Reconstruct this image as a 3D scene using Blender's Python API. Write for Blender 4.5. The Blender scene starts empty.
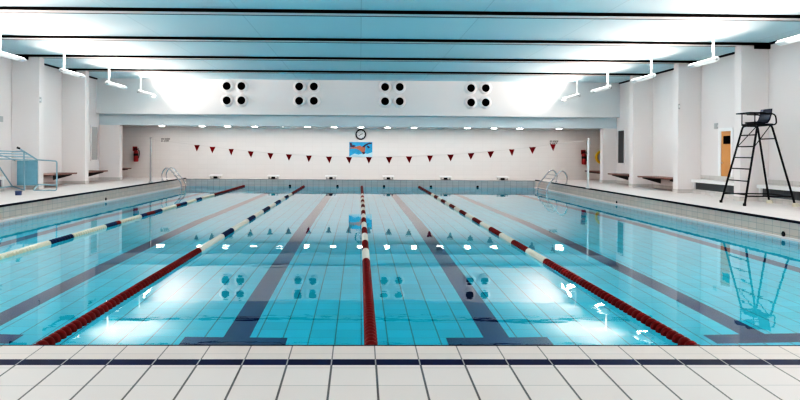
import bpy, bmesh, math, random
from mathutils import Vector, Matrix
random.seed(4)
PI = math.pi
SC = bpy.context.scene
COL = SC.collection

# ------------------------------------------------------------------ camera
F = 676.0                       # focal length in pixels of an 800 px wide frame
PPX, PPY = 374.0, 152.1         # where the optical axis meets the frame
YAW, ROLL = math.radians(1.2), math.radians(0.37)
CAMZ = 1.19
RM = Matrix.Rotation(-YAW, 3, 'Z') @ Matrix.Rotation(PI/2, 3, 'X') @ Matrix.Rotation(ROLL, 3, 'Z')
cam_d = bpy.data.cameras.new('camera')
cam_d.sensor_width = 36.0
cam_d.lens = F*36/800
cam_d.shift_x = (400-PPX)/800
cam_d.shift_y = -(200-PPY)/800
cam_d.clip_start = 0.05
cam = bpy.data.objects.new('camera', cam_d)
cam.matrix_world = Matrix.Translation((0, 0, CAMZ)) @ RM.to_4x4()
COL.objects.link(cam)
SC.camera = cam

def at(px, py, X=None, Y=None, Z=None):
    """real place seen at a spot of the photograph, on a plane of known x, y or z"""
    d = RM @ Vector(((px-PPX)/F, -(py-PPY)/F, -1))
    o = Vector((0, 0, CAMZ))
    if Y is not None: t = Y/d.y
    elif X is not None: t = X/d.x
    else: t = (Z-CAMZ)/d.z
    return o + d*t

# ------------------------------------------------------------------ dimensions
PX0, PX1 = -7.42, 7.58          # pool sides
PY0, PY1 = 4.175, 29.03          # pool near and far ends
WZ = -0.305                     # water level, deck is 0
WL, WR = -10.1, 10.1            # side walls
PIL, PIR = -9.3, 9.3            # pool faces of the piers
YB, YF = -3.0, 30.0             # back wall, alcove back wall
YU = 26.1                       # upper wall above the alcove
CZ = 3.95                       # ceiling
SD = .04                        # the side decks lie a little higher
SLOPE = 0.045                   # fall of the near deck away from the pool

# ------------------------------------------------------------------ materials
def srgb(r, g, b):
    f = lambda c: (c/255/12.92) if c/255 <= .04045 else ((c/255+.055)/1.055)**2.4
    return (f(r), f(g), f(b), 1)

def mat(name, col, rough=.5, metal=0.0, emit=None, estr=0.0, spec=.5, noise=0.0, nscale=8.0):
    m = bpy.data.materials.new(name); m.use_nodes = True
    nt = m.node_tree; b = nt.nodes['Principled BSDF']
    b.inputs['Base Color'].default_value = col
    b.inputs['Roughness'].default_value = rough
    b.inputs['Metallic'].default_value = metal
    b.inputs['Specular IOR Level'].default_value = spec
    if emit:
        b.inputs['Emission Color'].default_value = emit
        b.inputs['Emission Strength'].default_value = estr
    if noise:
        g = nt.nodes.new('ShaderNodeNewGeometry')
        n = nt.nodes.new('ShaderNodeTexNoise'); n.inputs['Scale'].default_value = nscale
        n.inputs['Detail'].default_value = 4
        nt.links.new(g.outputs['Position'], n.inputs['Vector'])
        h = nt.nodes.new('ShaderNodeMix'); h.data_type = 'RGBA'
        h.inputs[6].default_value = tuple(c*(1-noise) for c in col[:3])+(1,)
        h.inputs[7].default_value = tuple(min(1, c*(1+noise)) for c in col[:3])+(1,)
        nt.links.new(n.outputs['Fac'], h.inputs[0])
        nt.links.new(h.outputs[2], b.inputs['Base Color'])
    return m

def tile_mat(name, base, jcol_u, jcol_v, au, av, su, sv, ju, jv, ou=0.0, ov=0.0, var=.05, rough=.35, fu=1.0, fv=1.0, spec=.5):
    """square tiling from the world position: joints across axis au every su metres, across av every sv"""
    m = bpy.data.materials.new(name); m.use_nodes = True
    nt = m.node_tree; N = nt.nodes; L = nt.links
    b = N['Principled BSDF']; b.inputs['Roughness'].default_value = rough
    b.inputs['Specular IOR Level'].default_value = spec
    g = N.new('ShaderNodeNewGeometry'); s = N.new('ShaderNodeSeparateXYZ')
    L.new(g.outputs['Position'], s.inputs[0])
    def math_(op, a, bb=None):
        n = N.new('ShaderNodeMath'); n.operation = op
        for i, v in enumerate((a, bb)):
            if v is None: continue
            if isinstance(v, (int, float)): n.inputs[i].default_value = v
            else: L.new(v, n.inputs[i])
        return n.outputs[0]
    def chan(ax, step, off, jw):
        q = math_('DIVIDE', math_('SUBTRACT', s.outputs[ax], off), step)
        return math_('LESS_THAN', math_('FRACT', q), jw/step), math_('FLOOR', q)
    mu, cu = chan(au, su, ou, ju)
    mv, cv = chan(av, sv, ov, jv)
    cmb = N.new('ShaderNodeCombineXYZ'); L.new(cu, cmb.inputs[0]); L.new(cv, cmb.inputs[1])
    wn = N.new('ShaderNodeTexWhiteNoise'); wn.noise_dimensions = '2D'; L.new(cmb.outputs[0], wn.inputs['Vector'])
    def mix(f, a, bb):
        n = N.new('ShaderNodeMix'); n.data_type = 'RGBA'
        L.new(f, n.inputs[0])
        for i, v in ((6, a), (7, bb)):
            if isinstance(v, tuple): n.inputs[i].default_value = v
            else: L.new(v, n.inputs[i])
        return n.outputs[2]
    lo = tuple(c*(1-var) for c in base[:3])+(1,); hi = tuple(min(1, c*(1+var)) for c in base[:3])+(1,)
    c = mix(wn.outputs['Value'], lo, hi)
    c = mix(math_('MULTIPLY', mv, fv), c, jcol_v)
    c = mix(math_('MULTIPLY', mu, fu), c, jcol_u)
    L.new(c, b.inputs['Base Color'])
    return m

M = {}
M['wall'] = mat('white_paint', (.745, .70, .70, 1), .7, noise=.03, nscale=.7)
M['upper'] = mat('pale_paint', (.70, .72, .735, 1), .7, noise=.03, nscale=.7)
M['brick'] = tile_mat('painted_brick', (.75, .72, .705, 1), (.60, .58, .57, 1), (.60, .58, .57, 1), 0, 2, .42, .20, .012, .012, var=.012, rough=.6, fu=.25, fv=.3)
M['fascia'] = mat('fascia_pool_tint', (.56, .66, .71, 1), .7)  # bluish light from the pool is put into this colour
M['ceiling'] = tile_mat('ceiling_board', (.60, .80, .865, 1), (.36, .50, .55, 1), (.36, .50, .55, 1), 0, 1, 2.4, 3.3, .02, .01, var=.02, rough=.7, fu=.45, fv=.4)  # white boards, with the pool's blue bounce light put into the colour
M['deck'] = tile_mat('deck_tile', (.74, .665, .635, 1), (.09, .08, .08, 1), (.36, .35, .35, 1), 0, 1, .2525, .2525, .012, .006, .094, 3.78, var=.035, rough=.45)
M['sidedeck'] = tile_mat('pale_deck_tile', (.62, .565, .555, 1), (.5, .48, .48, 1), (.5, .48, .48, 1), 0, 1, .245, .245, .006, .006, var=.03, rough=.5)
M['rim'] = tile_mat('rim_tile', (.70, .60, .555, 1), (.16, .14, .14, 1), (.40, .36, .35, 1), 0, 1, .2515, .15, .008, .005, .094, 4.01, var=.04, rough=.45)
M['navy'] = tile_mat('navy_tile', (.006, .010, .045, 1), (.35, .33, .33, 1), (.006, .010, .045, 1), 0, 1, .2525, 9, .008, 0, .094, 0, var=.2, rough=.6, spec=.1)
M['navyside'] = mat('nosing_and_shade', (.004, .005, .016, 1), .6, spec=.1)
M['wallx'] = tile_mat('beige_wall_tile', (.62, .50, .44, 1), (.34, .31, .29, 1), (.34, .31, .29, 1), 1, 2, .25, .115, .010, .008, 0, 0, var=.05, rough=.4)
M['wally'] = tile_mat('grey_wall_tile', (.50, .52, .53, 1), (.30, .33, .36, 1), (.36, .38, .40, 1), 0, 2, .25, .115, .014, .008, 0, 0, var=.05, rough=.4)
M['lip'] = mat('waterline_lip', (.80, .72, .69, 1), .4)
AQ = (.010, .66, .86, 1)
M['pfloor'] = tile_mat('turquoise_floor_tile', AQ, (.012, .13, .20, 1), (.015, .22, .31, 1), 0, 1, .25, .25, .013, .009, .02, 0, var=.07, rough=.5, fu=.8, fv=.55)
M['pwallx'] = tile_mat('turquoise_side_tile', AQ, (.02, .16, .23, 1), (.02, .16, .23, 1), 1, 2, .25, .25, .012, .012, 0, 0, var=.06, rough=.5)
M['pwally'] = tile_mat('turquoise_end_tile', AQ, (.02, .16, .23, 1), (.02, .16, .23, 1), 0, 2, .25, .25, .012, .012, 0, 0, var=.06, rough=.5)
M['lane'] = mat('navy_lane_tile', (.0005, .030, .12, 1), .5, noise=.25, nscale=6)
M['plinth'] = tile_mat('grey_plinth_tile', (.55, .52, .51, 1), (.4, .38, .38, 1), (.4, .38, .38, 1), 1, 2, .25, .12, .01, .01, var=.06)
M['black'] = mat('black_steel', (.002, .002, .002, 1), .8, spec=.02)
M['frame'] = mat('black_frame_paint', (.004, .005, .008, 1), .5, spec=.12)
M['navyplastic'] = mat('navy_plastic', (.006, .010, .03, 1), .5, spec=.15)
M['chrome'] = mat('polished_steel', (.55, .57, .60, 1), .18, 1.0)
M['postgrey'] = mat('grey_steel', (.33, .33, .34, 1), .35, .6)
M['postwhite'] = mat('white_steel', (.72, .72, .74, 1), .4)
M['white'] = mat('white_enamel', (.82, .82, .83, 1), .4)
M['wood'] = mat('dark_red_wood', (.13, .052, .04, 1), .45, noise=.3, nscale=5)
M['bracket'] = mat('dark_bracket', (.02, .018, .02, 1), .5)
M['orange'] = mat('orange_wood', (.50, .22, .075, 1), .5, noise=.12, nscale=4)
M['grille'] = mat('grey_grille', (.10, .11, .12, 1), .6)
M['dark'] = mat('dark_hole', (.001, .001, .0015, 1), .9, spec=.02)
M['red'] = mat('red_enamel', (.28, .01, .014, 1), .35)
M['flagred'] = mat('dark_red_cloth', (.17, .005, .009, 1), .9, spec=.05)
M['cord'] = mat('pale_cord', (.62, .60, .58, 1), .8)
M['fred'] = mat('dark_red_float', (.14, .003, .004, 1), .5, spec=.15)
M['fwhite'] = mat('ivory_float', (.72, .69, .60, 1), .4)
M['fblue'] = mat('navy_float', (.006, .022, .075, 1), .5, spec=.15)
M['fcream'] = mat('cream_float', (.66, .63, .50, 1), .4)
M['cable'] = mat('steel_cable', (.3, .3, .3, 1), .4, .8)
M['blue'] = mat('light_blue_enamel', (.21, .36, .44, 1), .4)
M['bluepanel'] = mat('light_blue_panel', (.17, .35, .45, 1), .45, noise=.12, nscale=9)
M['bluebox'] = mat('deep_blue_plastic', (.008, .035, .12, 1), .4)
M['yellow'] = mat('yellow_plastic', (.85, .58, .02, 1), .4)
M['slit'] = mat('grey_glass', (.05, .05, .055, 1), .3, spec=.3)
M['slitpale'] = mat('pale_glass', (.45, .43, .43, 1), .15)
M['lamp'] = mat('lamp_glass', (1, 1, 1, 1), .3, emit=(1, .98, .95, 1), estr=6)
M['down'] = mat('downlight_glow', (1, 1, 1, 1), .3, emit=(1, .97, .93, 1), estr=26)
M['greyplate'] = mat('grey_plate', (.42, .42, .43, 1), .5)
M['sky'] = mat('poster_blue', (.03, .33, .62, 1), .5, noise=.45, nscale=7)
M['skin'] = mat('poster_skin', (.42, .13, .08, 1), .5)
M['splash'] = mat('poster_splash', (.45, .72, .85, 1), .5)
M['ink'] = mat('dark_ink', (.01, .01, .014, 1), .7, spec=.1)
M['shade'] = mat('poster_shadow', (.05, .03, .06, 1), .5)
M['foot'] = mat('pale_rubber', (.62, .56, .45, 1), .6)

# water: one clear refracting surface with small ripples
def water_mat():
    m = bpy.data.materials.new('pool_water'); m.use_nodes = True
    nt = m.node_tree; N = nt.nodes; L = nt.links
    b = N['Principled BSDF']
    b.inputs['Base Color'].default_value = (.86, .98, 1, 1)
    b.inputs['Roughness'].default_value = 0.0
    b.inputs['IOR'].default_value = 1.333
    b.inputs['Transmission Weight'].default_value = 1.0
    g = N.new('ShaderNodeNewGeometry')
    mp = N.new('ShaderNodeMapping'); mp.inputs['Scale'].default_value = (1.0, 2.2, 1.0)
    L.new(g.outputs['Position'], mp.inputs['Vector'])
    n = N.new('ShaderNodeTexNoise'); n.inputs['Scale'].default_value = .9; n.inputs['Detail'].default_value = 3.0
    L.new(mp.outputs[0], n.inputs['Vector'])
    bp = N.new('ShaderNodeBump'); bp.inputs['Strength'].default_value = .30; bp.inputs['Distance'].default_value = .0045
    L.new(n.outputs['Fac'], bp.inputs['Height']); L.new(bp.outputs[0], b.inputs['Normal'])
    return m
M['water'] = water_mat()

# ------------------------------------------------------------------ mesh helpers
class MB:
    def __init__(s): s.bm = bmesh.new()
    def box(s, x0, x1, y0, y1, z0, z1):
        v = [s.bm.verts.new((x, y, z)) for x in (x0, x1) for y in (y0, y1) for z in (z0, z1)]
        for f in ((0,1,3,2), (4,6,7,5), (0,4,5,1), (2,3,7,6), (0,2,6,4), (1,5,7,3)):
            s.bm.faces.new([v[i] for i in f])
        return s
    def obox(s, c, ax, ay, az):
        """box round c from three half-axis vectors"""
        c, ax, ay, az = map(Vector, (c, ax, ay, az))
        v = [s.bm.verts.new(c+ax*i+ay*j+az*k) for i in (-1, 1) for j in (-1, 1) for k in (-1, 1)]
        for f in ((0,1,3,2), (4,6,7,5), (0,4,5,1), (2,3,7,6), (0,2,6,4), (1,5,7,3)):
            s.bm.faces.new([v[i] for i in f])
        return s
    def quad(s, *p):
        s.bm.faces.new([s.bm.verts.new(q) for q in p]); return s
    def poly(s, pts):
        s.bm.faces.new([s.bm.verts.new(q) for q in pts]); return s
    def prism(s, pts, d):
        """extrude a flat outline by the vector d"""
        d = Vector(d)
        a = [s.bm.verts.new(Vector(p)) for p in pts]; b = [s.bm.verts.new(Vector(p)+d) for p in pts]
        s.bm.faces.new(a); s.bm.faces.new(b[::-1])
        n = len(a)
        for i in range(n): s.bm.faces.new((a[i], b[i], b[(i+1) % n], a[(i+1) % n]))
        return s
    def tube(s, pts, r, n=8, cap=True):
        pts = [Vector(p) for p in pts]; rings = []
        up = None
        for i, p in enumerate(pts):
            t = (pts[min(i+1, len(pts)-1)]-pts[max(i-1, 0)]).normalized()
            if up is None:
                up = Vector((0, 0, 1)) if abs(t.z) < .9 else Vector((1, 0, 0))
            u = t.cross(up)
            if u.length < 1e-4: u = t.cross(Vector((0, 1, 0)))
            u.normalize(); w = u.cross(t).normalized(); up = w
            rr = r[i] if isinstance(r, (list, tuple)) else r
            rings.append([s.bm.verts.new(p+(u*math.cos(2*PI*k/n)+w*math.sin(2*PI*k/n))*rr) for k in range(n)])
        for a, b in zip(rings, rings[1:]):
            for k in range(n): s.bm.faces.new((a[k], a[(k+1) % n], b[(k+1) % n], b[k]))
        if cap:
            s.bm.faces.new(rings[0][::-1]); s.bm.faces.new(rings[-1])
        return s
    def lathe(s, prof, c, axis, n=24, cap=True):
        """profile of (radius, distance along axis)"""
        c, axis = Vector(c), Vector(axis).normalized()
        u = axis.orthogonal().normalized(); w = axis.cross(u)
        rings = []
        for r, h in prof:
            r = max(r, 1e-4)
            rings.append([s.bm.verts.new(c+axis*h+(u*math.cos(2*PI*k/n)+w*math.sin(2*PI*k/n))*r) for k in range(n)])
        for a, b in zip(rings, rings[1:]):
            for k in range(n): s.bm.faces.new((a[k], a[(k+1) % n], b[(k+1) % n], b[k]))
        if cap:
            s.bm.faces.new(rings[0][::-1]); s.bm.faces.new(rings[-1])
        return s
    def build(s, name, m, parent=None, smooth=False, bevel=0, origin=None):
        bmesh.ops.recalc_face_normals(s.bm, faces=s.bm.faces)
        if origin is not None:
            bmesh.ops.translate(s.bm, verts=s.bm.verts, vec=-Vector(origin))
        me = bpy.data.meshes.new(name); s.bm.to_mesh(me); s.bm.free()
        o = bpy.data.objects.new(name, me); COL.objects.link(o)
        me.materials.append(M[m] if isinstance(m, str) else m)
        if smooth:
            for p in me.polygons: p.use_smooth = True
            me.set_sharp_from_angle(angle=math.radians(40))
        if bevel:
            bv = o.modifiers.new('bevel', 'BEVEL'); bv.width = bevel; bv.segments = 2; bv.limit_method = 'ANGLE'
        if origin is not None: o.location = origin
        if parent is not None: o.parent = parent
        return o

def tag(o, label, cat, group=None, kind=None):
    o['label'] = label; o['category'] = cat
    if group: o['group'] = group
    if kind: o['kind'] = kind
    return o
def empty(name, loc, label, cat, group=None, rz=0):
    o = bpy.data.objects.new(name, None); COL.objects.link(o)
    o.location = loc; o.rotation_euler = (0, 0, rz); o.empty_display_size = .1
    return tag(o, label, cat, group)
def copy_tree(o, parent=None):
    c = o.copy(); COL.objects.link(c)
    if parent is not None: c.parent = parent
    for ch in o.children: copy_tree(ch, c)
    return c
def struct(o): o['kind'] = 'structure'; return o
def spline(pts, n=8):
    """smooth path through points"""
    P = [Vector(p) for p in pts]; P = [2*P[0]-P[1]]+P+[2*P[-1]-P[-2]]; out = []
    for i in range(1, len(P)-2):
        for k in range(n):
            t = k/n; a, b, c, d = P[i-1:i+3]
            out.append(.5*((2*b)+(c-a)*t+(2*a-5*b+4*c-d)*t*t+(3*b-a-3*c+d)*t**3))
    out.append(P[-2]); return out
def round_path(pts, r, n=5):
    """polyline with rounded corners"""
    P = [Vector(p) for p in pts]; out = [P[0]]
    for a, b, c in zip(P, P[1:], P[2:]):
        d1, d2 = (a-b), (c-b); rr = min(r, d1.length*.45, d2.length*.45)
        s, e = b+d1.normalized()*rr, b+d2.normalized()*rr
        for k in range(n+1):
            t = k/n; out.append((1-t)**2*s+2*t*(1-t)*b+t*t*e)
    out.append(P[-1]); return out

# ------------------------------------------------------------------ deck and pool
ZB = -SLOPE*(PY0-YB)
RIM, STR = .255, .094
zs = lambda y: -SLOPE*(PY0-y)
def slab(x0, x1, y0, y1, th=.12, dz=0):
    a = [(x0, y0, zs(y0)+dz), (x1, y0, zs(y0)+dz), (x1, y1, zs(y1)+dz), (x0, y1, zs(y1)+dz)]
    return a, (0, 0, -th)
y_s1 = PY0-RIM; y_s0 = y_s1-STR
struct(MB().prism(*slab(WL, WR, YB, y_s0)).build('floor', 'deck'))
struct(MB().prism(*slab(WL, WR, y_s0, y_s1)).build('trim_1', 'navy'))
struct(MB().prism(*slab(WL, WR, y_s1, PY0-.022)).build('trim_2', 'rim'))
struct(MB().prism(*slab(WL, WR, PY0-.022, PY0, .12, -.001)).build('trim_9', 'navyside'))
NOSE = .05
b = MB().box(WL, PX0-NOSE, PY0, PY1+NOSE, -.12, SD).box(PX1+NOSE, WR, PY0, PY1+NOSE, -.12, SD).box(WL, PX0-NOSE, PY1+NOSE, YF, -.12, 0).box(PX1+NOSE, WR, PY1+NOSE, YF, -.12, 0).box(PX0-NOSE, PX1+NOSE, PY1+NOSE, YF, -.12, 0)
b.box(-11.4, WL, 26.9, YF, -.12, SD).box(WR, 11.4, 26.9, YF, -.12, SD)
o = struct(b.build('floor_sides', 'sidedeck')); o.name = 'floor'
struct(MB().box(PX0-NOSE, PX0+.012, PY0, PY1, 0, SD+.002).build('trim_3', 'navyside'))
struct(MB().box(PX1-.012, PX1+NOSE, PY0, PY1, 0, SD+.002).build('trim_4', 'navyside'))
struct(MB().box(PX0-NOSE, PX1+NOSE, PY1-.006, PY1+NOSE, -.022, .002).build('trim_5', 'postgrey'))

DS, DK, DD = -1.02, 15.6, -2.6      # shallow floor depth under water, where it starts to fall, deep end
zf = lambda y: WZ + (DS if y <= DK else DS+(DD-DS)*(y-DK)/(PY1-DK))
basin = bpy.data.objects.new('pool_basin', None); COL.objects.link(basin); basin.location = (0, 0, 0); struct(basin)
struct(MB().quad((PX0, PY0, zf(PY0)), (PX1, PY0, zf(PY0)), (PX1, DK, zf(DK)), (PX0, DK, zf(DK)))
       .quad((PX0, DK, zf(DK)), (PX1, DK, zf(DK)), (PX1, PY1, zf(PY1)), (PX0, PY1, zf(PY1))).build('pool_floor', 'pfloor', basin))
DB = -3.2
struct(MB().box(PX0-.2, PX0, PY0, PY1, WZ, 0).box(PX1, PX1+.2, PY0, PY1, WZ, 0).build('tiled_side', 'wallx', basin))
struct(MB().box(PX0-.2, PX0, PY0, PY1, DB, WZ).box(PX1, PX1+.2, PY0, PY1, DB, WZ).build('underwater_side', 'pwallx', basin))
struct(MB().box(PX0-.2, PX1+.2, PY1, PY1+.2, WZ-.02, -.022).build('tiled_end', 'wally', basin))
struct(MB().box(PX0-.2, PX1+.2, PY1, PY1+.2, DB, WZ-.02).box(PX0-.2, PX1+.2, PY0-.2, PY0, DB, -.125).build('underwater_end', 'pwally', basin))
struct(MB().box(PX0, PX0+.045, PY0, PY1, WZ-.03, WZ+.035).box(PX1-.045, PX1, PY0, PY1, WZ-.03, WZ+.035).build('waterline_lip', 'lip', basin))

# lane lines of navy tile on the pool floor, each with a cross bar near its end
LC = [.08+2.5*(k-2.5) for k in range(6)]
e = .004
for k, x in enumerate(LC):
    h = .125
    y0 = 6.50
    m = MB()
    m.quad((x-h, y0, zf(y0)+e), (x+h, y0, zf(y0)+e), (x+h, DK, zf(DK)+e), (x-h, DK, zf(DK)+e))
    m.quad((x-h, DK, zf(DK)+e), (x+h, DK, zf(DK)+e), (x+h, 27, zf(27)+e), (x-h, 27, zf(27)+e))
    m.quad((x-.49, y0-.27, zf(y0)+e), (x+.49, y0-.27, zf(y0)+e), (x+.49, y0, zf(y0)+e), (x-.49, y0, zf(y0)+e))
    m.quad((x-.49, 27, zf(27)+e), (x+.49, 27, zf(27)+e), (x+.49, 27.27, zf(27.27)+e), (x-.49, 27.27, zf(27.27)+e))
    struct(m.build('lane_line', 'lane', basin))

# water
w = MB()
w.quad((PX0+.045, PY0, WZ), (PX1-.045, PY0, WZ), (PX1-.045, PY1, WZ), (PX0+.045, PY1, WZ))
wo = w.build('pool_water', 'water')
for p in wo.data.polygons:
    if p.normal.z < 0: p.flip()
tag(wo, 'clear turquoise water filling the swimming pool, mirroring the far wall', 'water', kind='stuff')

# ------------------------------------------------------------------ room shell
struct(MB().box(WL-.2, WL, YB, 26.4, -.5, CZ).build('wall_left', 'wall'))
b = MB()
DY0, DY1, DZ, DB0 = 18.15, 18.68, 1.84, .58   # door opening
b.box(WR, WR+.2, YB, DY0, -.5, CZ).box(WR, WR+.2, DY1, 26.4, -.5, CZ).box(WR, WR+.2, DY0, DY1, DZ, CZ).box(WR, WR+.2, DY0, DY1, -.5, DB0)
struct(b.build('wall_right', 'wall'))
struct(MB().box(WL-.2, WR+.2, YB-.2, YB, -.6, CZ).build('wall_back', 'wall'))
struct(MB().box(-11.6, 11.6, YF, YF+.2, -.2, 2.5).build('wall_far', 'brick'))
struct(MB().box(-11.6, -11.4, 26.4, YF, -.2, 2.5).box(-11.4, WL, 26.4, 26.9, -.12, 2.5).build('wall_alcove_left', 'wall'))
struct(MB().box(11.4, 11.6, 26.4, YF, -.2, 2.5).box(WR, 11.4, 26.4, 26.9, -.12, 2.5).build('wall_alcove_right', 'wall'))
struct(MB().box(WL, WR, YU, YU+.6, 2.60, CZ).build('wall_upper', 'upper'))
struct(MB().box(WL, WR, 26.4, 26.7, 2.18, 2.60).build('trim_6', 'fascia'))
struct(MB().box(-11.4, 11.4, 26.7, YF, 2.26, 2.45).build('ceiling_alcove', 'upper'))
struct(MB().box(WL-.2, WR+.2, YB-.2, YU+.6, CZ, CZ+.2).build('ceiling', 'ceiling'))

# piers along both walls
PY = [26.4, 23.1, 19.8, 16.5, 13.2, 9.9, 6.6, 3.3]
for k, y in enumerate(PY):
    for s in (-1, 1):
        pf = 9.3 if s < 0 else (9.55 if k == 0 else 9.40)
        xa, xb = sorted((s*pf, s*10.1))
        top = 2.18 if k == 0 else CZ-.058
        if y < 9: continue
        struct(MB().box(xa, xb, y, y+.3, -.02, top).build('pillar', 'wall', bevel=.015))
        # tiled skirting round the foot of the pier
        xa2, xb2 = sorted((s*(pf-.012), s*10.1))
        struct(MB().box(xa2, xb2, y-.012, y+.312, 0, .15).build('baseboard_pier', 'plinth'))
for s, nm in ((-1, 'baseboard_left'), (1, 'baseboard_right')):
    xa, xb = sorted((s*10.088, s*10.1))
    b = MB()
    b.box(xa, xb, 19.8, 26.4, 0, .15)
    struct(b.build(nm, 'plinth'))

# beams
for k, y in enumerate(PY[1:]):
    if y < 6: continue
    xl, xr = -10.1, 10.1
    o = MB().box(xl, xr, y-.05, y, CZ-.058, CZ)
    o.box(xl, -9.62, y-.05, y+.30, CZ-.15, CZ).box(9.72, xr, y-.05, y+.30, CZ-.15, CZ)
    bo = struct(o.build('ceiling_beam', 'black'))
    u = MB().box(-10.1, 10.1, y, y+.28, CZ-.05, CZ); struct(u.build('beam_casing', 'wall', bo))
    u = MB().box(-10.1, 10.1, y+.28, y+.30, CZ-.058, CZ); struct(u.build('beam_edge', 'black', bo))

# dark strips that draw in the shadow along the ceiling edge
for s, nm in ((-1, 'shade_strip_left'), (1, 'shade_strip_right')):
    xa, xb = sorted((s*10.06, s*10.1))
    struct(MB().box(xa, xb, YB, YU, CZ-.05, CZ).build(nm, 'navyside'))

# slit windows in the last bay
for k, (s, m_) in enumerate(((-1, 'slitpale'), (1, 'slit'))):
    xa, xb = sorted((s*10.09, s*10.1))
    fr = struct(MB().box(*sorted((s*10.07, s*10.1)), 25.55, 25.6, .78, 2.13).box(*sorted((s*10.07, s*10.1)), 26.2, 26.25, .78, 2.13)
                .box(*sorted((s*10.07, s*10.1)), 25.6, 26.2, 2.08, 2.13).box(*sorted((s*10.07, s*10.1)), 25.6, 26.2, .78, .83).build('window_%d' % (k+1), 'wall'))
    struct(MB().box(xa, xb, 25.6, 26.2, .83, 2.08).build('pane', m_, fr))

# door in the right wall
fr = MB().box(WR-.03, WR+.16, DY0-.07, DY0+.01, DB0, DZ+.08).box(WR-.03, WR+.16, DY1-.01, DY1+.12, DB0, DZ+.08).box(WR-.03, WR+.16, DY0+.01, DY1-.01, DZ-.01, DZ+.08)
d = struct(fr.build('door_1', 'white'))
struct(MB().box(WR-.01, WR+.05, DY0+.01, DY1-.01, DB0, DZ-.01).build('door_leaf', 'orange', d))
struct(MB().box(WR-.02, WR-.005, DY0+.06, DY1-.13, 1.48, 1.70).build('door_grille', 'dark', d))
struct(MB().tube([(WR-.05, DY1-.07, .95), (WR-.05, DY1-.18, .95)], .012).tube([(WR, DY1-.07, .95), (WR-.05, DY1-.07, .95)], .012).build('door_handle', 'chrome', d))

# ------------------------------------------------------------------ benches
def wood_bench(s, y0, y1, xf, xw, label):
    """slatted seat on wall brackets, running along the wall"""
    t = empty('wall_bench', (s*(xf+xw)/2, (y0+y1)/2, 0), label, 'bench', 'dark wooden benches in the wall bays')
    inv = Vector(t.location)
    W = xw-xf; n = 3; sw = W/n
    for k in range(n):
        x0 = xf+k*sw; xa, xb = sorted((s*x0, s*(x0+sw-.02)))
        o = MB().box(xa, xb, y0, y1, .40, .445).build('seat_plank', 'wood', None, bevel=.006); o.location = -inv; o.parent = t
    for y in (y0+.25, y1-.25):
        pts = [(s*xw, y-.03, .20), (s*xw, y-.03, .40), (s*(xf+.08), y-.03, .40), (s*(xf+.08), y-.03, .365)]
        o = MB().prism(pts, (0, .06, 0)).build('bracket', 'bracket'); o.location = -inv; o.parent = t
    return t
for s, side in ((-1, 'left'), (1, 'right')):
    wood_bench(s, 20.25, 22.75, 9.42, 10.1, 'dark wooden bench on the %s, in the second bay from the far end' % side)
    wood_bench(s, 23.55, 25.5, 9.42, 10.1, 'dark wooden bench on the %s, beside the slit window' % side)
    wood_bench(s, 27.3, 29.4, 9.85, 11.39, 'dark wooden bench on the %s, inside the far alcove by the fire extinguisher' % side)

def tiled_bench(s, y0, y1, label):
    t = empty('tiled_bench', (s*9.9, (y0+y1)/2, 0), label, 'bench', 'white tiled benches with vent grilles')
    inv = Vector(t.location)
    def part(m, nm, mt):
        o = m.build(nm, mt); o.location = -inv; o.parent = t
    X = lambda a, b: sorted((s*a, s*b))
    part(MB().box(*X(9.82, 10.1), y0, y1, 0, .12), 'plinth', 'plinth')
    g = MB().box(*X(9.88, 10.1), y0+.08, y1-.08, .12, .33)
    for k in range(int((y1-y0-.2)/.06)):
        g.box(*X(9.865, 9.88), y0+.1+k*.06, y0+.125+k*.06, .13, .32)
    part(g, 'vent_grille', 'grille')
    part(MB().box(*X(9.83, 10.1), y0, y0+.08, .12, .33), 'end_cheek', 'white')
    part(MB().box(*X(9.83, 10.1), y1-.08, y1, .12, .33), 'end_cheek', 'white')
    part(MB().box(*X(9.78, 10.1), y0, y1, .33, .41), 'seat_slab', 'white')
    part(MB().box(*X(10.06, 10.1), y0, y1, .41, .54), 'tiled_back', 'plinth')
    t.location.z = SD
tiled_bench(1, 16.85, 19.75, 'white tiled bench with dark vent grille below the orange door')
tiled_bench(1, 13.55, 16.45, 'white tiled bench with dark vent grille behind the black lifeguard chair')
tiled_bench(-1, 16.85, 18.9, 'white tiled bench with dark vent grille behind the light blue frame')

# ------------------------------------------------------------------ uplights
def uplight():
    t = empty('uplight', (0, 0, 0), 'x', 'light fixture', 'white uplights hung along the side walls')
    MB().tube([(0, 0, 0), (0, 0, -.56)], .028, 10).lathe([(.06, 0), (.06, -.02), (.03, -.05)], (0, 0, 0), (0, 0, 1), 14).build('rod', 'white', t, True)
    a = math.radians(16)
    ax = Vector((-math.cos(a), 0, -math.sin(a))); up = Vector((-math.sin(a), 0, math.cos(a)))   # points to the pool (right-hand side)
    c = Vector((0, 0, -.60))+ax*.23
    m = MB()
    pr = [(-.31, .0), (-.31, .045), (.32, .045), (.33, .01), (.25, -.05), (-.18, -.06), (-.28, -.04)]
    m.prism([c+ax*q[0]+up*q[1]+Vector((0, -.13, 0)) for q in pr], (0, .26, 0))
    m.build('housing', 'white', t, bevel=.012)
    m = MB().obox(c+up*.05, ax*.28, Vector((0, .11, 0)), up*.004); m.build('lamp_glass', 'lamp', t)
    MB().tube([(0, -.15, -.60), (0, .15, -.60)], .022, 8).obox((.06, 0, -.60), (.05, 0, 0), (0, .05, 0), (0, 0, .035)).build('bracket', 'postgrey', t)
    return t
proto = uplight()
words = ['in front of the far wall', 'second from the far wall', 'third from the far wall', 'fourth from the far wall', 'at the photo edge']
first = True
LAMP_Y = [25.1, 21.95, 18.65, 15.35, 12.05]
PW = 200
ld = bpy.data.lights.new('uplight_lamp', 'AREA'); ld.shape = 'RECTANGLE'; ld.size = .55; ld.size_y = .2
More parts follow.
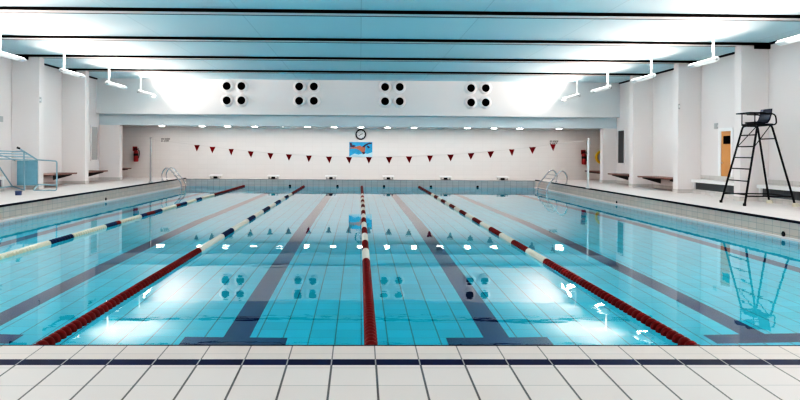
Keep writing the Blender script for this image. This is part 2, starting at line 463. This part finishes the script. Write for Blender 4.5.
ld.energy = PW; ld.color = (1, .81, .715)
ldf = ld.copy(); ldf.energy = PW*.72
def lamp(s, y, z):
    far = y > 25
    l = bpy.data.objects.new('uplight_lamp', ldf if far else ld); COL.objects.link(l)
    a = math.radians(52 if far else 28)
    d = Vector((-s*math.sin(a), .0, math.cos(a)))
    l.rotation_euler = (-d).to_track_quat('Z', 'X').to_euler()
    l.location = Vector((s*(8.1-.27), y, z))+d*.09
    return l
ld2 = bpy.data.lights.new('added_fill', 'AREA'); ld2.shape = 'RECTANGLE'; ld2.size = .5; ld2.size_y = .2  # added downward lamps under the uplights, to brighten walls and deck
ld2.energy = 15; ld2.color = (1, .80, .70)
ld3 = ld2.copy(); ld3.energy = 72  # stronger added fill for the near deck, out of view
def add_fill(s, y, z):
    l = bpy.data.objects.new('added_fill', ld2 if y > 9 else ld3); COL.objects.link(l)
    l.location = (s*(8.1-.23), y, z-.13); l.rotation_euler = (0, s*math.radians(16), 0)
for s, side in ((-1, 'left'), (1, 'right')):
    for k, y in enumerate(LAMP_Y):
        lamp(s, y, CZ-.66); add_fill(s, y, CZ-.66)
        if s < 0 and k == 4: continue
        t = proto if first else copy_tree(proto)
        first = False
        t.location = (s*8.1, y, CZ+.003)
        t.rotation_euler = (0, 0, 0 if s > 0 else PI)
        t['label'] = 'white uplight on a ceiling rod over the %s side, %s' % (side, words[k])
    for y in (8.75, 5.45, 2.1, -1.2):  # unseen end of the row: lamps without fixtures, plus the added fill
        lamp(s, y, CZ-.66); add_fill(s, y, CZ-.66)

# ------------------------------------------------------------------ air nozzles in the upper wall
def nozzle(px, py, label, group):
    p = at(px, py, Y=YU)
    t = empty('air_nozzle', p, label, 'air vent', group)
    MB().lathe([(.15, -.10), (.165, -.13), (.235, -.05), (.25, .005), (.15, .005), (.15, -.10)], (0, 0, 0), (0, 1, 0), 28, False).build('ring', 'white', t, True)
    MB().lathe([(.151, -.075), (.151, -.02)], (0, 0, 0), (0, 1, 0), 28).build('opening', 'dark', t, True)
cl = [(234.5, 86.3), (306.7, 86.7), (392.3, 87.2), (478, 88.3)]
cw = ['leftmost group of four', 'second group of four from the left', 'third group of four from the left', 'rightmost group of four']
for (cx, cy), wd in zip(cl, cw):
    for dx, n1 in ((-7.3, 'left'), (7.3, 'right')):
        for dy, n2 in ((0, 'upper'), (14.3, 'lower')):
            nozzle(cx+dx, cy+dy, 'white ring air nozzle, %s %s of the %s' % (n2, n1, wd), 'round air nozzles on the upper wall')

# ------------------------------------------------------------------ alcove ceiling lights
dx_ = [162, 202, 227.5, 254.5, 280.5, 307.5, 334, 361, 387.5, 414, 440.5, 467.5, 494, 520, 559]
dl = bpy.data.lights.new('downlight_lamp', 'AREA'); dl.shape = 'DISK'; dl.size = .18; dl.energy = 10.5; dl.color = (1, .92, .85)
order = ['first', 'second', 'third', 'fourth', 'fifth', 'sixth', 'seventh', 'eighth', 'ninth', 'tenth', 'eleventh', 'twelfth', 'thirteenth', 'fourteenth', 'fifteenth']
for k, px in enumerate(dx_):
    x = at(px, 127, Y=29.0).x
    t = empty('downlight', (x, 29.0, 2.26), '%s small round ceiling downlight from the left over the far alcove' % order[k], 'downlight', 'downlights in the alcove ceiling')
    MB().lathe([(.12, -.014), (.15, -.014), (.15, 0), (.12, 0), (.12, -.014)], (0, 0, 0), (0, 0, 1), 20, False).build('trim_ring', 'white', t)
    lo = bpy.data.objects.new('downlight_lamp', dl); COL.objects.link(lo); lo.location = (x, 28.6, 2.23)
    MB().lathe([(.118, -.024), (.118, -.004)], (0, 0, 0), (0, 0, 1), 20).build('lens', 'down', t)
for px, lab in ((279.5, 'left'), (440.5, 'right')):
    p = at(px, 130.5, Y=28.2)
    t = empty('ceiling_dome', (p.x, 28.2, 2.26), 'small white domed fitting under the alcove ceiling, %s one of two' % lab, 'light fixture', 'domed fittings under the alcove ceiling')
    MB().lathe([(.17, 0), (.17, -.03), (.15, -.035)], (0, 0, 0), (0, 0, 1), 24).build('base', 'greyplate', t)
    MB().lathe([(.145, -.03), (.13, -.08), (.08, -.115), (.01, -.125)], (0, 0, 0), (0, 0, 1), 24).build('dome', 'white', t, True)

# ------------------------------------------------------------------ far wall: clock, poster, signs, extinguishers
p = at(360.8, 134.4, Y=YF-.03)
t = empty('wall_clock', p, 'round white wall clock with a dark rim above the swimmer poster', 'clock')
MB().lathe([(.185, -.05), (.225, -.05), (.235, .0), (.235, .03), (.185, .03), (.185, -.05)], (0, 0, 0), (0, 1, 0), 32, False).build('rim', 'ink', t, True)
MB().lathe([(.186, -.02), (.186, .0)], (0, 0, 0), (0, 1, 0), 32).build('clock_face', 'white', t)
MB().obox((.035, -.028, .012), (.055, 0, .02), (0, .004, 0), (-.004, 0, .011)).build('hour_hand', 'ink', t)
MB().obox((-.035, -.034, -.03), (.06, 0, .045), (0, .004, 0), (-.005, 0, .007)).build('minute_hand', 'ink', t)
for k in range(12):
    m = MB()
    a = k*PI/6; u = Vector((math.sin(a), 0, math.cos(a))); v = Vector((math.cos(a), 0, -math.sin(a)))
    m.obox(u*.16+Vector((0, -.022, 0)), u*.014, v*.005, (0, .003, 0))
    m.build('hour_mark', 'ink', t)

p0, p1 = at(349.3, 142, Y=YF-.02), at(372.3, 157, Y=YF-.02)
cx, cz = (p0.x+p1.x)/2, (p0.z+p1.z)/2; hw, hh = (p1.x-p0.x)/2, (p0.z-p1.z)/2
t = empty('poster', (cx, YF-.02, cz), 'blue poster of a swimmer in mid stroke, under the wall clock', 'poster')
MB().box(-hw, hw, 0, 0.0195, -hh, hh).build('panel', 'sky', t)
def shape(pts, nm, mt, dy):
    MB().prism([(q[0]*hw, -dy, q[1]*hh) for q in pts], (0, dy, 0)).build(nm, mt, t)
shape([(-1, -.95), (-.55, -.55), (-.2, -.7), (.3, -.45), (.55, -.6), (1, -.35), (1, -1), (-1, -1)], 'splash', 'splash', .003)
shape([(-.95, .25), (-.6, .3), (-.35, .42), (-.05, .55), (.05, .35), (.2, .5), (.4, .3), (.38, -.1), (.3, -.45), (.1, -.4), (-.1, -.1), (-.4, .12), (-.95, .08)], 'swimmer', 'skin', .005)
shape([(.12, .38), (.3, .62), (.55, .85), (.8, .95), (.98, .9), (.9, .75), (.7, .72), (.45, .5), (.28, .25)], 'raised_arm', 'shade', .007)
shape([(.08, -.38), (.34, -.28), (.38, -.55), (.2, -.66)], 'swim_cap', 'shade', .007)
shape([(-.98, .92), (-.8, .9), (-.72, .55), (-.6, .6), (-.4, .5), (-.6, .3), (-.9, .3)], 'wave_shadow', 'shade', .004)
shape([(.5, .42), (.62, .55), (.8, .3), (.68, .12)], 'wave_crest', 'shade', .004)

def sign(px, py, label, rows):
    p = at(px, py, Y=YF-.012)
    t = empty('wall_sign', p, label, 'sign', 'small lettered wall signs')
    MB().box(-.23, .23, 0, .01, -.10, .10).build('plate', 'brick', t)
    m = MB()
    for r, row in enumerate(rows):
        z = .045-.09*r; x = -.21
        for wlen in row:
            for j in range(wlen):
                if j % 2: m.box(x, x+.030, -.004, 0, z+.014, z+.034).box(x, x+.012, -.004, 0, z-.034, z+.014).box(x+.012, x+.030, -.004, 0, z-.034, z-.020)
                else: m.box(x, x+.012, -.004, 0, z-.034, z+.034).box(x+.020, x+.032, -.004, 0, z-.034, z+.034).box(x+.012, x+.020, -.004, 0, z-.006, z+.010)
                x += .040
            x += .03
    m.build('lettering', 'ink', t)
sign(166, 140, 'small dark lettered sign of two lines on the far wall, left end', [(3, 6), (2, 6)])
sign(554.5, 142.3, 'small dark lettered sign of two lines on the far wall, right end', [(3, 6), (2, 6)])

def extinguisher(px, py, label):
    p = at(px, py, Y=YF-.12)
    t = empty('fire_extinguisher', (p.x, p.y, p.z), label, 'fire extinguisher', 'wall-hung fire extinguishers')
    MB().lathe([(.06, -.28), (.095, -.27), (.10, -.24), (.10, .12), (.085, .18), (.04, .215), (.03, .24)], (0, 0, 0), (0, 0, 1), 20).build('cylinder', 'red', t, True)
    MB().box(-.02, .02, -.02, .02, .235, .27).obox((.05, 0, .29), (.08, 0, .012), (0, .012, 0), (0, 0, .008)).obox((.05, 0, .255), (.07, 0, -.012), (0, .012, 0), (0, 0, .008)).build('valve_lever', 'ink', t)
    MB().tube(spline([(.02, 0, .25), (.13, -.03, .22), (.15, -.03, .05), (.12, -.03, -.12)]), .018, 8).build('hose', 'ink', t, True)
    MB().lathe([(.102, -.02), (.102, .08)], (0, 0, 0), (0, 0, 1), 20).build('label_band', 'ink', t)
    MB().box(-.03, .03, .09, .121, -.1, .16).build('wall_hook', 'ink', t)
extinguisher(136, 155.3, 'red fire extinguisher on the far wall, left end by the bench')
extinguisher(584, 158.2, 'red fire extinguisher on the far wall, right end behind the flag post')
for px, py, lab in ((135, 148.8, 'left'), (583.3, 152.2, 'right')):
    p = at(px, py, Y=YF-.012)
    t = empty('safety_sign', p, 'small square red sign right above the %s fire extinguisher' % lab, 'sign', 'red signs above the extinguishers')
    MB().box(-.10, .10, 0, .01, -.10, .10).build('plate', 'red', t)
    MB().box(-.045, -.005, -.004, 0, -.07, .04).box(.02, .06, -.004, 0, -.07, .06).build('pictogram', 'ink', t)

# yellow ring half hidden by the right end pier
p = at(602.2, 157.2, Y=28.9)
p = Vector((p.x, YF-.06, at(602.2, 157.2, Y=YF-.06).z)); p.x = at(602.2, 157, Y=YF-.06).x
t = empty('rescue_ring', p, 'yellow rescue ring on the far wall, half hidden behind the right end pier', 'lifebuoy')
m = MB(); n = 36
pts = [Vector((math.cos(2*PI*k/n), 0, math.sin(2*PI*k/n)))*.26 for k in range(n+1)]
m.tube(pts, .055, 10, False); m.build('ring', 'yellow', t, True)
MB().box(-.02, .02, -.02, .06, .19, .22).build('wall_hook', 'ink', t)

# small grey boxes on the piers and walls
def wall_box(px, py, label, sx, sy, sz, X=None, Y=None, off=(0, 0, 0)):
    p = at(px, py, X=X, Y=Y)+Vector(off)
    t = empty('wall_switch', p, label, 'switch', 'small grey switches high on the walls')
    MB().box(-sx, sx, -sy, sy, -sz, sz).build('plate', 'greyplate', t, bevel=.006)
    MB().box(-sx*.5, sx*.5, -sy-.012, -sy, -sz*.4, sz*.4).build('button', 'white', t)
wall_box(679, 106.5, 'small grey switch on the face of the right pier left of the orange door', .025, .02, .08, Y=19.78)
wall_box(40.5, 100, 'small grey switch high on the second visible left pier', .025, .02, .08, Y=19.78)
wall_box(716, 126, 'small grey switch on the right wall just left of the orange door', .012, .09, .08, X=10.088)
wall_box(1.2, 119, 'round-edged grey switch on the left wall at the photo edge', .012, .09, .08, X=-10.088)

# ------------------------------------------------------------------ starting blocks
def block():
    t = empty('starting_block', (0, 0, 0), 'x', 'starting block', 'low white starting blocks at the far end of the pool')
    MB().obox((0, .02, .135), (.25, 0, 0), (0, .25, .012), (0, 0, .02)).build('platform', 'white', t, bevel=.01)
    MB().box(-.07, .07, -.12, .12, 0, .115).build('pedestal', 'ink', t)
    for s in (-1, 1):
        MB().tube([(s*.20, -.15, 0), (s*.17, -.15, .12)], .016, 8).build('leg', 'postgrey', t)
        MB().tube([(s*.20, .18, 0), (s*.17, .18, .13)], .016, 8).build('leg', 'postgrey', t)
    MB().tube([(-.2, -.15, .02), (.2, -.15, .02)], .012, 6).build('crossbar', 'ink', t)
    return t
pb = block()
for k, x in enumerate(LC):
    t = pb if k == 0 else copy_tree(pb)
    t.location = (x-.08, PY1+.42, 0)
    t['label'] = 'low white starting block with dark pedestal, %s from the left' % order[k]

# wall inlets in the pool walls
def inlet(p, ax, label):
    t = MB().lathe([(.035, 0), (.05, -.008), (.05, -.016), (.02, -.018)], (0, 0, 0), ax, 14).build('wall_inlet', 'ink')
    t.location = p; tag(t, label, 'pool inlet', 'small dark inlets in the pool walls')
for k, px in enumerate((290, 337.5, 384, 431, 477.5)):
    q = at(px, 186.6, Y=PY1)
    inlet((q.x, PY1, WZ+.03), (0, 1, 0), 'small dark inlet at the waterline of the far pool wall, %s from the left' % order[k])
for px, py, X, lab in ((784, 234, PX1, 'small dark inlet in the right pool wall nearest the camera'), (617, 202.5, PX1, 'small dark inlet in the right pool wall near the flag post'),
                       (105.5, 199.2, PX0, 'small dark inlet in the left pool wall above the waterline')):
    q = at(px, py, X=X); inlet(q, (1 if X > 0 else -1, 0, 0), lab)

# ------------------------------------------------------------------ lane ropes
def lane_rope(x, runs, label):
    t = empty('lane_rope', (x, PY0, WZ), label, 'lane rope', 'lane ropes of disc floats')
    MB().tube([(0, .0, .0), (0, PY1-PY0, .0)], .006, 6).build('cable', 'cable', t)
    for (y0, y1, c) in runs:
        m = MB(); y = y0
        step = .12 if y0 > 16 else .10
        n = max(1, round((y1-y0)/step)); st = (y1-y0)/n
        for k in range(n):
            yc = y0+k*st
            m.lathe([(.022, .0), (.044, .006), (.054, st*.22), (.054, st*.42), (.042, st*.60), (.022, st*.66)], (0, yc-PY0, .012), (0, 1, 0), 12 if y0 < 14 else 8)
        m.build('float_section', {'r': 'fred', 'w': 'fwhite', 'b': 'fblue', 'c': 'fcream'}[c], t, True)
def alt(a, b, c1, c2, step):
    out = []; y = a; k = 0
    while y < b-.01:
        out.append((y, min(y+step, b), (c1, c2)[k % 2])); y += step; k += 1
    return out
XR = [.08-5.0, .08-2.46, .095, .08+2.47]
lane_rope(XR[2], [(4.1, 9.2, 'r')]+alt(9.2, 24.2, 'w', 'r', .95)+[(24.2, 28.9, 'r')], 'red and ivory lane rope running straight down the middle of the pool')
lane_rope(XR[3], [(4.1, 9.2, 'r')]+alt(9.2, 24.2, 'w', 'r', .97)+[(24.2, 28.9, 'r')], 'red and ivory lane rope on the right half of the pool')
lane_rope(XR[1], [(4.1, 10.1, 'r')]+[(10.1, 11.8, 'w'), (11.8, 12.7, 'b')]+[(12.7, 14.4, 'w'), (14.4, 15.3, 'b'), (15.3, 16.6, 'w'), (16.6, 17.8, 'b'), (17.8, 19, 'w'), (19, 20.2, 'b'), (20.2, 21.4, 'w'), (21.4, 22.4, 'b'), (22.4, 23.6, 'w')]+[(23.6, 28.9, 'r')],
          'lane rope left of the middle, red at the near end then ivory and navy')
lane_rope(XR[0], [(4.1, 10.85, 'c'), (10.85, 11.7, 'b'), (11.7, 13.2, 'c'), (13.2, 13.75, 'b'), (13.75, 14.0, 'r'), (14.0, 15.3, 'c'), (15.3, 15.7, 'b'), (15.7, 16.3, 'r'), (16.3, 16.9, 'b'), (16.9, 18.2, 'c'), (18.2, 18.6, 'r'), (18.6, 19.3, 'b'),
                  (19.3, 20.4, 'c'), (20.4, 21.1, 'b'), (21.1, 22.9, 'c'), (22.9, 28.9, 'r')],
          'cream lane rope with short navy bands, leftmost in the pool')

# ------------------------------------------------------------------ backstroke flags
PLY, PRY = 24.3, 22.35
pl = at(150.6, 182.6, Z=0.04); pr = at(588, 188.4, Z=0.04)
def post(p, ptop, label, mt):
    h = at(*ptop, Y=p.y).z-SD
    t = empty('flag_post', (p.x, p.y, SD), label, 'post', 'posts holding up the flag line')
    MB().tube([(0, 0, 0), (0, 0, h)], .034, 12).build('pole', mt, t, True)
    MB().lathe([(.07, 0), (.07, .03), (.04, .05)], (0, 0, 0), (0, 0, 1), 16).build('base_collar', mt, t)
    MB().lathe([(.045, h-.02), (.045, h+.02), (.02, h+.04)], (0, 0, 0), (0, 0, 1), 12).build('cap', mt, t)
    return h
pl.z = pr.z = SD
hl = post(pl, (150.6, 138), 'thin grey flag post at the left edge of the pool', 'postgrey')
hr = post(pr, (588, 139.5), 'thin white flag post at the right edge of the pool', 'postwhite')
FL = [(197, 145.0), (212.5, 146.8), (231.2, 149), (250.7, 151.2), (270.5, 153), (289, 154.2), (309, 155.5), (329, 156.6), (349, 157), (369, 157), (389, 156.9), (409, 156.4), (430, 155.5), (450.5, 154.5), (471, 153), (490.7, 151.2), (511.7, 149.3), (532.5, 147), (553, 144.2)]
def fy(px): return pl.y+(pr.y-pl.y)*(px-150.6)/(588-150.6)
fp = [at(px, py, Y=fy(px)) for px, py in FL]
t = empty('flag_line', (pl.x, pl.y, 0), 'sagging line of small dark red pennants strung across the far end of the pool', 'pennant line')
o_ = Vector(t.location)
o = MB().tube([Vector((pl.x, pl.y, hl-.05+SD))]+fp+[Vector((pr.x, pr.y, hr-.05+SD))], .006, 5).build('cord', 'cord'); o.location = -o_; o.parent = t
dirv = (pr-pl).normalized()
for k, p in enumerate(fp):
    r = .115; h = .235; tw = random.uniform(-.5, .5)
    a = dirv*r*math.cos(tw)+Vector((0, 1, 0))*r*math.sin(tw)
    m = MB().prism([Vector((0, 0, 0))-a, a, Vector((random.uniform(-.01, .02), 0, -h))], (0, .006, 0))
    o = m.build('pennant', 'flagred'); o.location = p-o_; o.parent = t

# ------------------------------------------------------------------ pool ladders
def ladder(s, y0, y1, xe, label):
    """two bent rails from the deck edge over into the water, with treads; s = -1 left wall, +1 right wall"""
    t = empty('pool_ladder', (xe, (y0+y1)/2, 0), label, 'pool ladder', 'polished steel pool ladders at the far corners')
    i = -s
    prof = [(-.17, SD), (-.20, .28), (-.12, .46), (0.0, .52), (.14, .44), (.34, .20), (.50, .0), (.56, -.18), (.54, -.4), (.40, -.68), (.12, -.95)]
    for y in (y0, y1):
        pts = [Vector((i*q[0], y-(y0+y1)/2, q[1])) for q in prof]
        MB().tube(spline(pts, 6), .024, 10).build('rail', 'chrome', t, True)
        MB().lathe([(.05, 0), (.05, .015), (.03, .03)], (i*-.17, y-(y0+y1)/2, SD), (0, 0, 1), 14).build('foot_flange', 'chrome', t)
    for (x, z) in ((.20, .36), (.32, .22), (.43, .09), (.56, -.2), (.45, -.6)):
        MB().box(min(i*(x-.05), i*(x+.05)), max(i*(x-.05), i*(x+.05)), -(y1-y0)/2, (y1-y0)/2, z-.012, z+.012).build('tread', 'chrome', t)
ladder(-1, 26.2, 26.8, PX0, 'polished steel pool ladder in the far left corner of the pool')
ladder(1, 25.2, 26.5, PX1, 'polished steel pool ladder in the far right corner of the pool')

# ------------------------------------------------------------------ lifeguard chair
A = at(721, 202.6, Z=0.04); B = at(744.5, 206.0, Z=0.04); C_ = at(769.5, 203.2, Z=0.04); D_ = at(795.5, 206.6, Z=0.04)
for v in (A, B, C_, D_): v.z = SD
base = (A+B+C_+D_)/4
t = empty('lifeguard_chair', base, 'tall black lifeguard chair with ladder, standing on the right side deck', 'lifeguard chair')
rel = lambda p: Vector(p)-base
YFAR, YNEAR = 15.85, 15.15
TA = at(743, 126, Y=YFAR); TC = at(757.5, 126, Y=YFAR); TB = at(757.5, 126.3, Y=YNEAR); TD = at(771.5, 126, Y=YNEAR)
TC.z = TA.z; TB.z = TA.z; TD.z = TA.z
R_ = .023
def legpath(b, tp, other): return round_path([rel(b), rel(tp), rel((Vector(tp)+Vector(other))/2)], .10)
for nm, b_, tp, ot in (('ladder_leg', A, TA, TC), ('ladder_leg', B, TB, TD), ('rear_leg', C_, TC, TA), ('rear_leg', D_, TD, TB)):
    l = MB().tube(legpath(b_, tp, ot), R_, 10).build(nm, 'frame', t, True)
    MB().lathe([(.035, 0), (.035, .05), (.03, .06)] if nm == 'ladder_leg' else [(.07, 0), (.07, .05), (.045, .08)], rel(b_), (0, 0, 1), 12).build('foot', 'frame' if nm == 'ladder_leg' else 'foot', l)
lerp = lambda p, q, f: Vector(p)+(Vector(q)-Vector(p))*f
for f in (.135, .30, .45, .59, .73, .875):
    MB().tube([rel(lerp(A, TA, f)), rel(lerp(B, TB, f))], .014, 8).build('rung', 'frame', t)
for p, q, f in ((C_, D_, None),):
    MB().tube([rel(lerp(C_, TC, .83)), rel(lerp(D_, TD, .83))], .014, 8).build('rear_crossbar', 'frame', t)
MB().tube([rel(lerp(A, TA, .12)), rel(lerp(C_, TC, .12))], .016, 8).build('side_bar', 'frame', t)
MB().tube([rel(lerp(B, TB, .12)), rel(lerp(D_, TD, .12))], .016, 8).build('side_bar', 'frame', t)
MB().tube([rel(lerp(C_, TC, .12)), rel(lerp(D_, TD, .12))], .016, 8).build('rear_crossbar', 'frame', t)
MB().tube([rel(lerp(A, TA, .72)), rel(lerp(TA, TC, .95))], .010, 6).build('diagonal_brace', 'frame', t)
MB().tube([rel(lerp(B, TB, .72)), rel(lerp(TB, TD, .95))], .010, 6).build('diagonal_brace', 'frame', t)
MB().tube([rel(TA), rel(TB)], .018, 8).tube([rel(TC), rel(TD)], .018, 8).build('top_crossbar', 'frame', t)
# seat shell and desk board, facing the pool
zt = TA.z-base.z
cx = (TC.x+TD.x+TA.x+TB.x)/4-base.x+.06; yc = (YFAR+YNEAR)/2-base.y; cx -= .05
sh = MB()
prof = [(-.24, .075), (-.20, .05), (0, .035), (.14, .05), (.20, .12), (.25, .26), (.27, .40), (.245, .405), (.22, .27), (.17, .15), (.12, .085), (0, .07), (-.2, .085)]
sh.prism([(cx+q[0]*.8, yc-.22, zt+q[1]*.95) for q in prof], (0, .44, 0)); sh.build('seat_shell', 'navyplastic', t, bevel=.02)
sh = MB().box(cx-.22, cx+.2, yc-.26, yc+.26, zt+.01, zt+.035); sh.build('seat_frame', 'frame', t)
MB().box(cx-.36, cx+.02, yc-.28, yc+.28, zt+.265, zt+.295).build('desk_board', 'frame', t, bevel=.008)
for y in (-.26, .26):
    MB().tube(round_path([(cx-.22, yc+y, zt), (cx-.22, yc+y, zt+.265)], .02), .012, 8).build('desk_support', 'frame', t)
    MB().tube(round_path([(cx-.10, yc+y, zt+.265), (cx+.26, yc+y, zt+.26), (cx+.28, yc+y, zt+.02), (cx+.15, yc+y, zt)], .12), .016, 8).build('arm_rail', 'frame', t, True)
p = at(768, 203.5, Z=0)

# ------------------------------------------------------------------ light blue frame lying on the left deck
Y0 = 19.35
g = at(24.5, 190, Y=19.25)
t = empty('overturned_chair', (g.x, g.y, 0), 'light blue tubular chair with solid panel lying on its side on the left deck', 'chair')
o_ = Vector(t.location)
q = lambda px, py, Y: at(px, py, Y=Y)-o_
Yn, Yf = g.y-.05, g.y+.25
Yl = 17.4
P0 = at(17, 160.5, Y=Yf); P1 = at(37.3, 185.5, Y=Yf)
MB().box(P0.x-o_.x, P1.x-o_.x, Yf-o_.y, Yf-o_.y+.03, max(.05, P1.z), P0.z).build('seat_panel', 'bluepanel', t)
def tb(nm, pts, r=.02, rd=0.06):
    pts = [q(*a) for a in pts]
    for v in pts: v.z = SD+r if v.z < .15 else v.z
    MB().tube(round_path(pts, rd) if len(pts) > 2 else pts, r, 8).build(nm, 'blue', t, True)
tb('post', [(24, 151.5, Yn), (24.3, 190, Yn)], .022)
tb('top_bar', [(18.5, 148, Yn-.3), (37.5, 160, Yf)], .022)
MB().lathe([(.03, -.04), (.03, .04)], q(18.5, 148, Yn-.3), (1, 0, -.4), 10).build('end_cap', 'ink', t)
for a, b2 in (((-14, 150.5, Yl), (24.5, 151.8, Yn)), ((-14, 153, Yl), (28, 154.2, Yn+.15)), ((-14, 155.5, Yl), (32.5, 157.2, Yn+.3)), ((-14, 158.4, Yl), (37, 160.2, Yf))):
    tb('rung', [a, b2], .015)
tb('brace', [(-14, 149.5, Yl), (15, 160.5, Yf)], .016)
tb('loop_frame', [(37.2, 159.8, Yf), (57, 161.2, Yf-.1), (57, 185.3, Yf-.1), (36, 184.5, Yf)], .018)
tb('loop_frame', [(56.6, 162, Yf-.1), (56.8, 189.5, Yn), (33, 190.3, Yn), (38, 185.3, Yf)], .018)
tb('diagonal_leg', [(-3, 163.5, 17.9), (12.2, 186, Yf-.1)], .018)
tb('foot_bar', [(-14, 189.5, Yl), (12.2, 186.2, Yf-.1), (24.3, 190, Yn)], .018)
p = at(18.5, 195.3, Z=SD)
t = empty('blue_box', (p.x, p.y, SD), 'small deep blue plastic box on the deck in front of the light blue frame', 'box', rz=.3)
MB().box(-.07, .07, -.06, .06, 0, .085).build('body', 'bluebox', t, bevel=.01)
MB().box(-.075, .075, -.065, .065, .08, .11).build('lid', 'bluebox', t, bevel=.01)

# ------------------------------------------------------------------ colour and world
wd = bpy.data.worlds.new('world'); SC.world = wd; wd.use_nodes = True
wd.node_tree.nodes['Background'].inputs[0].default_value = (.5, .6, .65, 1)
wd.node_tree.nodes['Background'].inputs[1].default_value = .3
SC.view_settings.view_transform = 'Standard'
SC.view_settings.look = 'None'
SC.view_settings.exposure = 0.0
SC.view_settings.use_curve_mapping = True
cm = SC.view_settings.curve_mapping
cc = cm.curves[3]
for p_ in ((.05, .025), (.25, .245), (.6, .65)): cc.points.new(*p_)
cm.update()
SC.cycles.max_bounces = 14
SC.cycles.diffuse_bounces = 6
SC.cycles.transmission_bounces = 8
SC.cycles.sample_clamp_indirect = 12
SC.cycles.use_denoising = True
